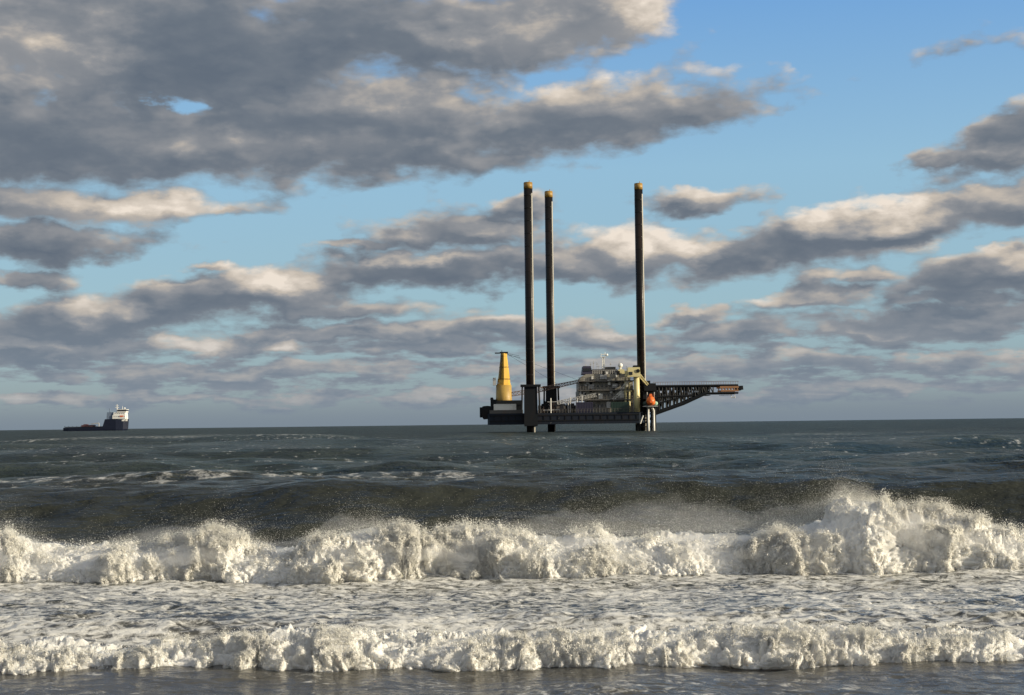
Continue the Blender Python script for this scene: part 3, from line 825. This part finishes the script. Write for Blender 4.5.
for px, py, w_, hh_, yw in ((580, 398, 5, 2.0, -4.4), (588, 389.5, 6, 1.9, -3.6), (600, 379.5, 7, 1.6, -2.9), (618, 398.6, 5, 2.2, -4.4), (626, 388, 4, 2.0, -3.6), (606, 408, 4, 2.0, -3.5), (598, 399, 4, 1.6, -4.5), (612, 388.6, 5, 1.5, -3.7)):
    q = MB(); q.box(X(px), X(px + w_), yw, yw + .7, Z(py), Z(py) + hh_); q.box(X(px) + .2, X(px + w_) - .2, yw - .03, yw - .003, Z(py) + hh_ * .5, Z(py) + hh_ * .8); q.build('cabin_module', K_white if px % 4 else K_lgrey, block)
for zz in range(2):
    st = MB(); st.lattice((X(612 + 8 * zz), -5.1, Z(400 - 9.5 * zz)), (X(622 + 6 * zz), -5.1, Z(391 - 9.5 * zz)), .7, .7, 6, .07, .05); st.build('stairway', K_white, block)
br = MB(); br.box(X(582, 370), X(592, 370), -1.5, 8, Z(374.19), Z(366), .35, .3); br.build('wheelhouse', K_purp, block)
q = MB(); q.box(X(583, 370), X(591.4, 370), -1.62, -1.3, Z(371), Z(368.2)); q.build('window', K_glass, block)
br = MB(); br.box(X(592.5, 370), X(617, 370), 0, 9, Z(374.18), Z(369.2)); br.box(X(606, 370), X(616, 370), 1, 8, Z(369.19), Z(366.8)); br.build('upper_deck', K_grey, block)
br = MB(); br.box(X(617.8, 370), X(624.5, 370), -1.6, 4, Z(374.17), Z(369.8), .1, .1); br.build('equipment_box', K_yelw, block)
rl = MB()
for px in np.arange(592.5, 632, 2.2): rl.tube((X(px, 370), -1.2, Z(374.2)), (X(px, 370), -1.2, Z(370.6)), .045, n=4)
rl.tube((X(592, 370), -1.2, Z(370.6)), (X(632, 370), -1.2, Z(370.6)), .05, n=4); rl.tube((X(592, 370), -1.2, Z(372.4)), (X(632, 370), -1.2, Z(372.4)), .04, n=4)
rl.build('roof_railing', K_lgrey, block)
ma = MB(); mx_ = X(604, 362)
ma.lattice((mx_, 3, Z(369)), (mx_, 3, Z(356.5)), .9, .5, 7, .09, .06)
ma.box(mx_ - .9, mx_ + .9, 2.5, 3.5, Z(357) , Z(356.3)); ma.tube((mx_ - .7, 3, Z(356.4)), (mx_ - .7, 3, Z(353)), .08); ma.tube((mx_ + .6, 3, Z(356.4)), (mx_ + .6, 3, Z(351.8)), .09)
ma.box(mx_ - .8, mx_ + .8, 2.2, 2.5, Z(354.4), Z(353.6)); ma.dome((mx_ + 1.2, 3, Z(354.5)), .45, .45, .45)
ma.build('radio_mast', K_white, block)
for px, t, r in ((586, 363.5, .07), (591, 362, .08), (594, 360.5, .09), (597.5, 361.5, .07), (611, 362, .06), (620, 361, .08), (622.5, 364, .1), (627, 366, .07), (599, 364, .06)):
    q = MB(); q.tube((X(px, 366), 2, Z(374)), (X(px, 366), 2, Z(t)), r, n=5); q.box(X(px, 366) - .3, X(px, 366) + .3, 1.8, 2.2, Z(t + 2.4), Z(t + 1.8)); q.build('antenna', K_lgrey, block)
q = MB(); q.tube((X(620.5, 368), 0, Z(369.7)), (X(620.5, 368), 0, Z(366.5)), .35, n=8); q.dome((X(620.5, 368), 0, Z(365.6)), .8, .8, .8); q.build('satellite_dome', K_white, block, smooth=True)
# ---- second crane, at the corner of the house
pc = MB(); px_ = X(635, 388)
pc.tube((px_, -7, ZD), (px_, -7, Z(378)), 1.0, .9, n=14)
c2 = pc.build('crane', K_yelw, rig, smooth=True)
q = MB(); q.box(X(625.5, 373), X(638.6, 373), -8.6, -4.6, Z(378) + .01, Z(368.6), .25, .2)
q.box(X(623.5, 375), X(625.4, 375), -7.5, -5.5, Z(377.5), Z(372)); q.build('crane_cab', K_yelw, c2)
q = MB(); q.box(X(631, 366), X(637, 366), -8, -5, Z(368.59), Z(366.6), .3, .3); q.tube((X(636, 372), -8.7, Z(372.2)), (X(636, 372), -8.58, Z(372.2)), .6, n=12); q.build('winch_drum', K_dark, c2)
q = MB(); q.box(X(627, 373), X(630.5, 373), -8.75, -8.5, Z(376), Z(373)); q.build('window', K_glass, c2)
q = MB(); q.lattice((X(638, 374), -6.6, Z(376.5)), (X(646, 380), -6.6, Z(386)), .8, .6, 6, .09, .06); q.build('crane_boom', K_yelw, c2)
fl = MB()
for px in (624.6, 628.4): fl.tube((X(px), -5, ZD), (X(px), -5, Z(379)), .34, n=8)
fl.box(X(623), X(631), -5.4, -4.3, Z(392), Z(391)); fl.build('flue_pipe', K_yelw, rig)

# ---- cantilever and its truss
cn = MB()
xa, xm, xe = X(648, 400), X(704, 395), X(736, 390)
zt_, zl = Z(386.0, 690), Z(393.4, 700)
lo = [(X(654), Z(413.5, 654)), (X(682), Z(403.5, 682)), (xm, zl), (xe, Z(393, 735))]
def zlow(x): return np.interp(x, [q[0] for q in lo], [q[1] for q in lo])
for ys in (-4.5, 4.5):
    cn.tube((xa, ys, zt_), (xe, ys, zt_), .42, n=6)
    for a, b_ in zip(lo, lo[1:]): cn.tube((a[0], ys, a[1]), (b_[0], ys, b_[1]), .62 if b_[0] <= xm + .1 else .36, n=6)
    xs_ = np.linspace(X(654), xe - 8, 17)
    for i, x in enumerate(xs_):
        cn.tube((x, ys, zt_), (x, ys, zlow(x)), .2, n=5)
        if i < 16: 
            a, b_ = (x, zlow(x)), (xs_[i + 1], zt_)
            if i % 2: a, b_ = (x, zt_), (xs_[i + 1], zlow(xs_[i + 1]))
            cn.tube((a[0], ys, a[1]), (b_[0], ys, b_[1]), .2, n=5)
    cn.tube((X(654), ys, Z(397, 660)), (xm - 4, ys, Z(395.6, 690)), .34, n=6)
    cn.tube((X(656), ys, Z(404, 660)), (X(684), ys, Z(396, 690)), .3, n=6)
for x in np.linspace(X(655), xe, 20): cn.tube((x, -4.5, zt_), (x, 4.5, zt_), .2, n=5); cn.tube((x, -4.5, zlow(x)), (x, 4.5, zlow(x)), .2, n=5)
cant = cn.build('cantilever', K_dark, rig)
for k in range(46):
    q = MB()
    x = rnd.uniform(X(655), X(707)); y = rnd.uniform(-3.6, 3); s = rnd.uniform(.5, 1.7)
    z0 = max(zlow(x) + .6, rnd.choice((Z(396.5, 680), zt_ - 1.4))); q.box(x, x + s * 1.3, y, y + s, z0 + .004 * k, min(z0 + s, zt_ + .45), 0, 0)
    q.build('drill_floor_gear', (K_dark, K_dark, K_grey)[k % 3], cant)
q = MB(); q.box(X(652), X(709), -4.2, 4.2, Z(395.8, 690), Z(395.2, 690)); q.build('pipe_deck', K_grey, cant)
q = MB()
for px in np.arange(652, 737, 2.4): q.tube((X(px, 386), -4.5, zt_ + .4), (X(px, 386), -4.5, zt_ + 1.3), .05, n=4)
q.tube((X(652), -4.5, zt_ + 1.3), (X(737), -4.5, zt_ + 1.3), .06, n=4); q.build('railing', K_brown, cant)
for ys in (-4.85, 3.2):
    q = MB()
    q.box(X(718, 388), X(736.5, 388), ys, ys + .3, Z(388.2, 727), Z(386.3, 727)); q.box(X(719, 388), X(736.5, 388), ys, ys + .3, Z(391.6, 727), Z(390, 727))
    for px in np.arange(720, 736, 3): q.box(X(px), X(px) + .3, ys + .02, ys + .26, Z(390, 727) - .01, Z(388.2, 727) + .01)
    q.build('end_frame', K_rust, cant)
q = MB(); q.box(X(736.6, 388), X(739.5, 388), -3.5, 3.5, Z(390.5, 738), Z(386, 738)); q.box(X(739.6, 388), X(742.5, 388), -2, 2, Z(389.6, 740), Z(385.6, 740), .1, .1); q.build('end_platform', K_dark, cant)
q = MB(); 
for px in (729.5, 733): q.tube((X(px), -3, zl), (X(px + 1), -3, Z(398, 731)), .1, n=5)
q.tube((X(730.5), -3, Z(397.6, 731)), (X(734), -3, Z(397.6, 731)), .12, n=5); q.tube((X(718), -3, Z(395.4, 720)), (X(731), -3, Z(395, 731)), .08, n=5); q.build('hanging_ladder', K_lgrey, cant)
q = MB(); q.box(X(643.5), X(655), -6.5, 3, Z(391, 650), Z(383.6, 650), .2, .2); q.box(X(645), X(649), -6, 0, Z(383.59, 650), Z(381, 650)); q.box(X(642), X(656), -5, 5, Z(399, 650), Z(391, 650) - .02); q.box(X(645), X(658), -4.6, 4.6, Z(412, 650), Z(399, 650) - .03)
q.build('drive_house', K_dark, cant)

# ---- davit with the lifeboat
q = MB()
for px in (645, 652):
    q.tube((X(px), -6, Z(404)), (X(px), -8.9, Z(393.5)), .16, n=6); q.tube((X(px), -8.9, Z(393.5)), (X(px), -9.2, Z(396)), .12, n=6)
q.box(X(641), X(655), -10.6, -5.2, Z(406.8, 648), Z(406, 648)); q.build('davit', K_lgrey, rig)
lb = empty('lifeboat', (o0.x + X(648.3), RY - 9.2, Z(405.9, 648)), 'orange enclosed lifeboat on its davit beside the forward leg of the rig', 'lifeboat')
def ringx(x, w, z0, z1): return [(x + math.cos(q) * w, math.sin(q) * w * 1.0, (z0 + z1) / 2 + 0 * q) for q in ()]
hb = MB(); cab = MB()
def boat_ring(y, wx, z0, z1, n=10):
    return [(wx * math.cos(math.pi + math.pi * i / (n - 1)), y, z1 + (z1 - z0) * math.sin(math.pi + math.pi * i / (n - 1))) for i in range(n)]
hb.loft([boat_ring(y, w_, z0, 1.2) for y, w_, z0 in ((-2.6, .5, .8), (-1.9, 1.15, .2), (0, 1.5, 0), (1.9, 1.3, .1), (2.5, .9, .5))])
hb.build('hull', K_oran, lb)
cab.loft([[(w_ * math.cos(math.pi * i / 9), y, 1.22 + h_ * math.sin(math.pi * i / 9)) for i in range(10)] for y, w_, h_ in ((-2.4, .4, .4), (-1.5, 1.2, 1.5), (0, 1.4, 1.9), (1.7, 1.2, 1.7), (2.3, .8, .9))])
cab.build('canopy', K_oran, lb, smooth=True)
q = MB(); q.box(-.5, .5, -.6, .9, 3.0, 3.75, .15, .15); q.build('conning_hatch', K_oran, lb)
for px, py, m, lab in ((642, 402.5, K_green, 'dark green life raft canister left of the orange lifeboat'), (654.3, 403.4, K_lgreen, 'pale green life raft canister right of the orange lifeboat')):
    q = MB(); z = Z(405.9, 648) + .72
    xx = X(px) + (0.25 if px < 650 else -.35)
    q.tube((0, -1.1, 0), (0, 1.1, 0), .7, n=16); q.dome((0, -1.1, 0), .7, .3, .7); q.dome((0, 1.1, 0), .7, .3, .7)
    q.tube((0, -.5, 0), (0, -.4, 0), .73, n=16); q.tube((0, .4, 0), (0, .5, 0), .73, n=16)
    o = q.build('life_raft', m, None, smooth=True); o.location = (o0.x + xx, RY - 8.6 + (0 if px < 650 else 1.0), z)
    tag(o, lab, 'life raft', 'life raft canisters by the lifeboat')

# ---- containers on the deck
def container(px0, px1, py_top, yl, m, label, zb=ZD):
    c = empty('shipping_container', (o0.x + X((px0 + px1) / 2), RY + yl, zb + .006), label, 'container', 'containers on the rig deck')
    wd = (px1 - px0) * RK / 2; hh = Z(py_top, (px0 + px1) / 2) - zb
    q = MB()
    q.box(-wd, wd, 0, 2.4, .1, hh)
    nrib = max(6, int(wd * 2 / .5))
    for i in range(nrib): xx = -wd + (i + .5) * 2 * wd / nrib; q.box(xx - .1, xx + .1, -.06, -.003, .25, hh - .2)
    q.build('shell', m, c)
    q = MB()
    for xx in (-wd, wd): q.box(xx - .1, xx + .1, -.09, .15, .0, hh + .06)
    q.box(-wd + .101, wd - .101, -.09, .1, 0, .2); q.box(-wd + .101, wd - .101, -.09, .1, hh - .16, hh + .06); q.build('frame', m, c)
container(494.5, 516, 404.4, YF + .8, K_white, 'long pale container at the stern below the yellow crane')
container(575.5, 591.5, 402.6, YF + .8, K_purp, 'dark slate container below the left end of the deckhouse')
container(610, 627, 402.4, YF + .8, K_green, 'dark green container below the right end of the deckhouse')

# ------------------------------------------------------------------ the supply ship
SY = 2250.0; SK = SY / F
s0 = at(97, 430.6, SY)
def sp(px, py): return ((px - 97) * SK, (430.9 - (px - 97) * .0122 - py) * SK)
ship = empty('supply_ship', (s0.x, SY, 0), 'small dark blue supply ship with white wheelhouse on the horizon, left of the rig', 'ship')
def XS(px): return sp(px, 420)[0]
def ZS(py): return sp(97, py)[1]
hs_ = MB(); rings = []
for px, bw_, dk_, kx in ((64.5, 6.5, 427.6, 0), (70, 7.5, 427.4, 0), (98, 7.5, 427.2, 0), (104, 7.5, 426.4, 0), (106.2, 7.5, 419.5, 0), (117, 7.5, 419.2, 0), (124, 5.2, 420.2, .5), (128.8, .6, 419.4, 1.6)):
    z = ZS(dk_); x = XS(px)
    rings.append([(x - kx * 3.2, -bw_ * .86, -2), (x - kx * 3.2, bw_ * .86, -2), (x - kx * .8, bw_ * .97, 2.2), (x, bw_, z), (x, -bw_, z), (x - kx * .8, -bw_ * .97, 2.2)])
hs_.loft(rings); sh = hs_.build('hull', K_ship, ship)
q = MB(); q.box(XS(66), XS(104), -7.62, -7.3, ZS(427.3), ZS(426.6)); 
for px in range(66, 104, 4): q.box(XS(px), XS(px) + .5, -7.6, -7.2, ZS(427.2), ZS(425.9))
q.build('cargo_rail', K_dark, sh)
q = MB(); q.box(XS(82), XS(95), -4, 4, ZS(427.1), ZS(425.0)); q.box(XS(84), XS(88), -3, 3, ZS(424.99), ZS(424.2)); q.build('deck_cargo', paint('dull_red_paint', (.09, .035, .045), .6), ship)
q = MB(); q.box(XS(107.4), XS(112.8), -5.5, -1.8, ZS(419.4), ZS(412.6), .7, .4); q.box(XS(107.4), XS(112.8), 1.8, 5.5, ZS(419.4), ZS(412.6), .7, .4); q.tube((XS(110.5), -3.6, ZS(412.7)), (XS(110.2), -3.6, ZS(408.5)), .6, n=8); q.build('funnel', paint('slate_blue_paint', (.14, .19, .27), .5), ship)
q = MB(); q.box(XS(117.5), XS(125), -5.6, 5.6, ZS(421.6), ZS(419.2)); q.box(XS(125.01), XS(127.6), -3.4, 3.4, ZS(421.6), ZS(414.5), .6, .6); q.box(XS(113.5), XS(126.4), -6.8, 6.8, ZS(419.19), ZS(415.4), .3, 0); q.box(XS(114.5), XS(126.6), -6.5, 6.5, ZS(415.39), ZS(412.9), .5, .2); q.box(XS(118), XS(127.2), -6.9, 6.9, ZS(412.89), ZS(411.8), .2, 0)
sup = q.build('superstructure', paint('bright_white_paint', (.82, .81, .77), .45, (.6, .55, .45), .15), ship)
q = MB(); q.box(XS(118.6), XS(127.3), -7.1, 7.1, ZS(411.79), ZS(410.3), .4, .3); q.build('wheelhouse_windows', K_glass, sup)
q = MB(); q.box(XS(118), XS(127.6), -7.3, 7.3, ZS(410.29), ZS(409.8)); q.build('roof', K_white, sup)
for py, a, b_ in ((417, 115, 126), (414, 116, 126)):
    for px in range(a, b_, 2):
        q = MB(); yy_ = -6.8 if py == 417 else -6.45; q.box(XS(px), XS(px) + 1, yy_ - .12, yy_ + .3, ZS(py) - .5, ZS(py) + .5); q.build('window', K_glass, sup)
q = MB(); q.tube((XS(117), 0, ZS(412.95)), (XS(117), 0, ZS(404.6)), .8, .35, n=8); q.box(XS(115.4), XS(118.6), -.5, .5, ZS(408.2), ZS(407.6)); q.box(XS(115.9), XS(118.1), -.6, .6, ZS(406.2), ZS(405.7)); q.build('mast', K_white, ship); q = MB(); q.tube((XS(122.5), 0, ZS(409.9)), (XS(122.5), 0, ZS(406.6)), .4, .2, n=8); q.build('mast', K_white, ship); q = MB(); q.dome((XS(124.5), 1, ZS(408.7)), 1.1, 1.1, 1.3); q.build('radar_dome', K_white, ship)
q = MB(); q.tube((XS(100), -6, ZS(427)), (XS(100), -6, ZS(423.4)), .7, n=8); q.lattice((XS(100), -6, ZS(423.2)), (XS(92), -6, ZS(424.2)), 1.1, .8, 6, .22, .14); q.build('deck_crane', K_lgrey, ship)
q = MB(); q.box(XS(121), XS(124.5), -7.4, -6.95, ZS(417.2), ZS(416)); q.build('rescue_boat', K_oran, ship)
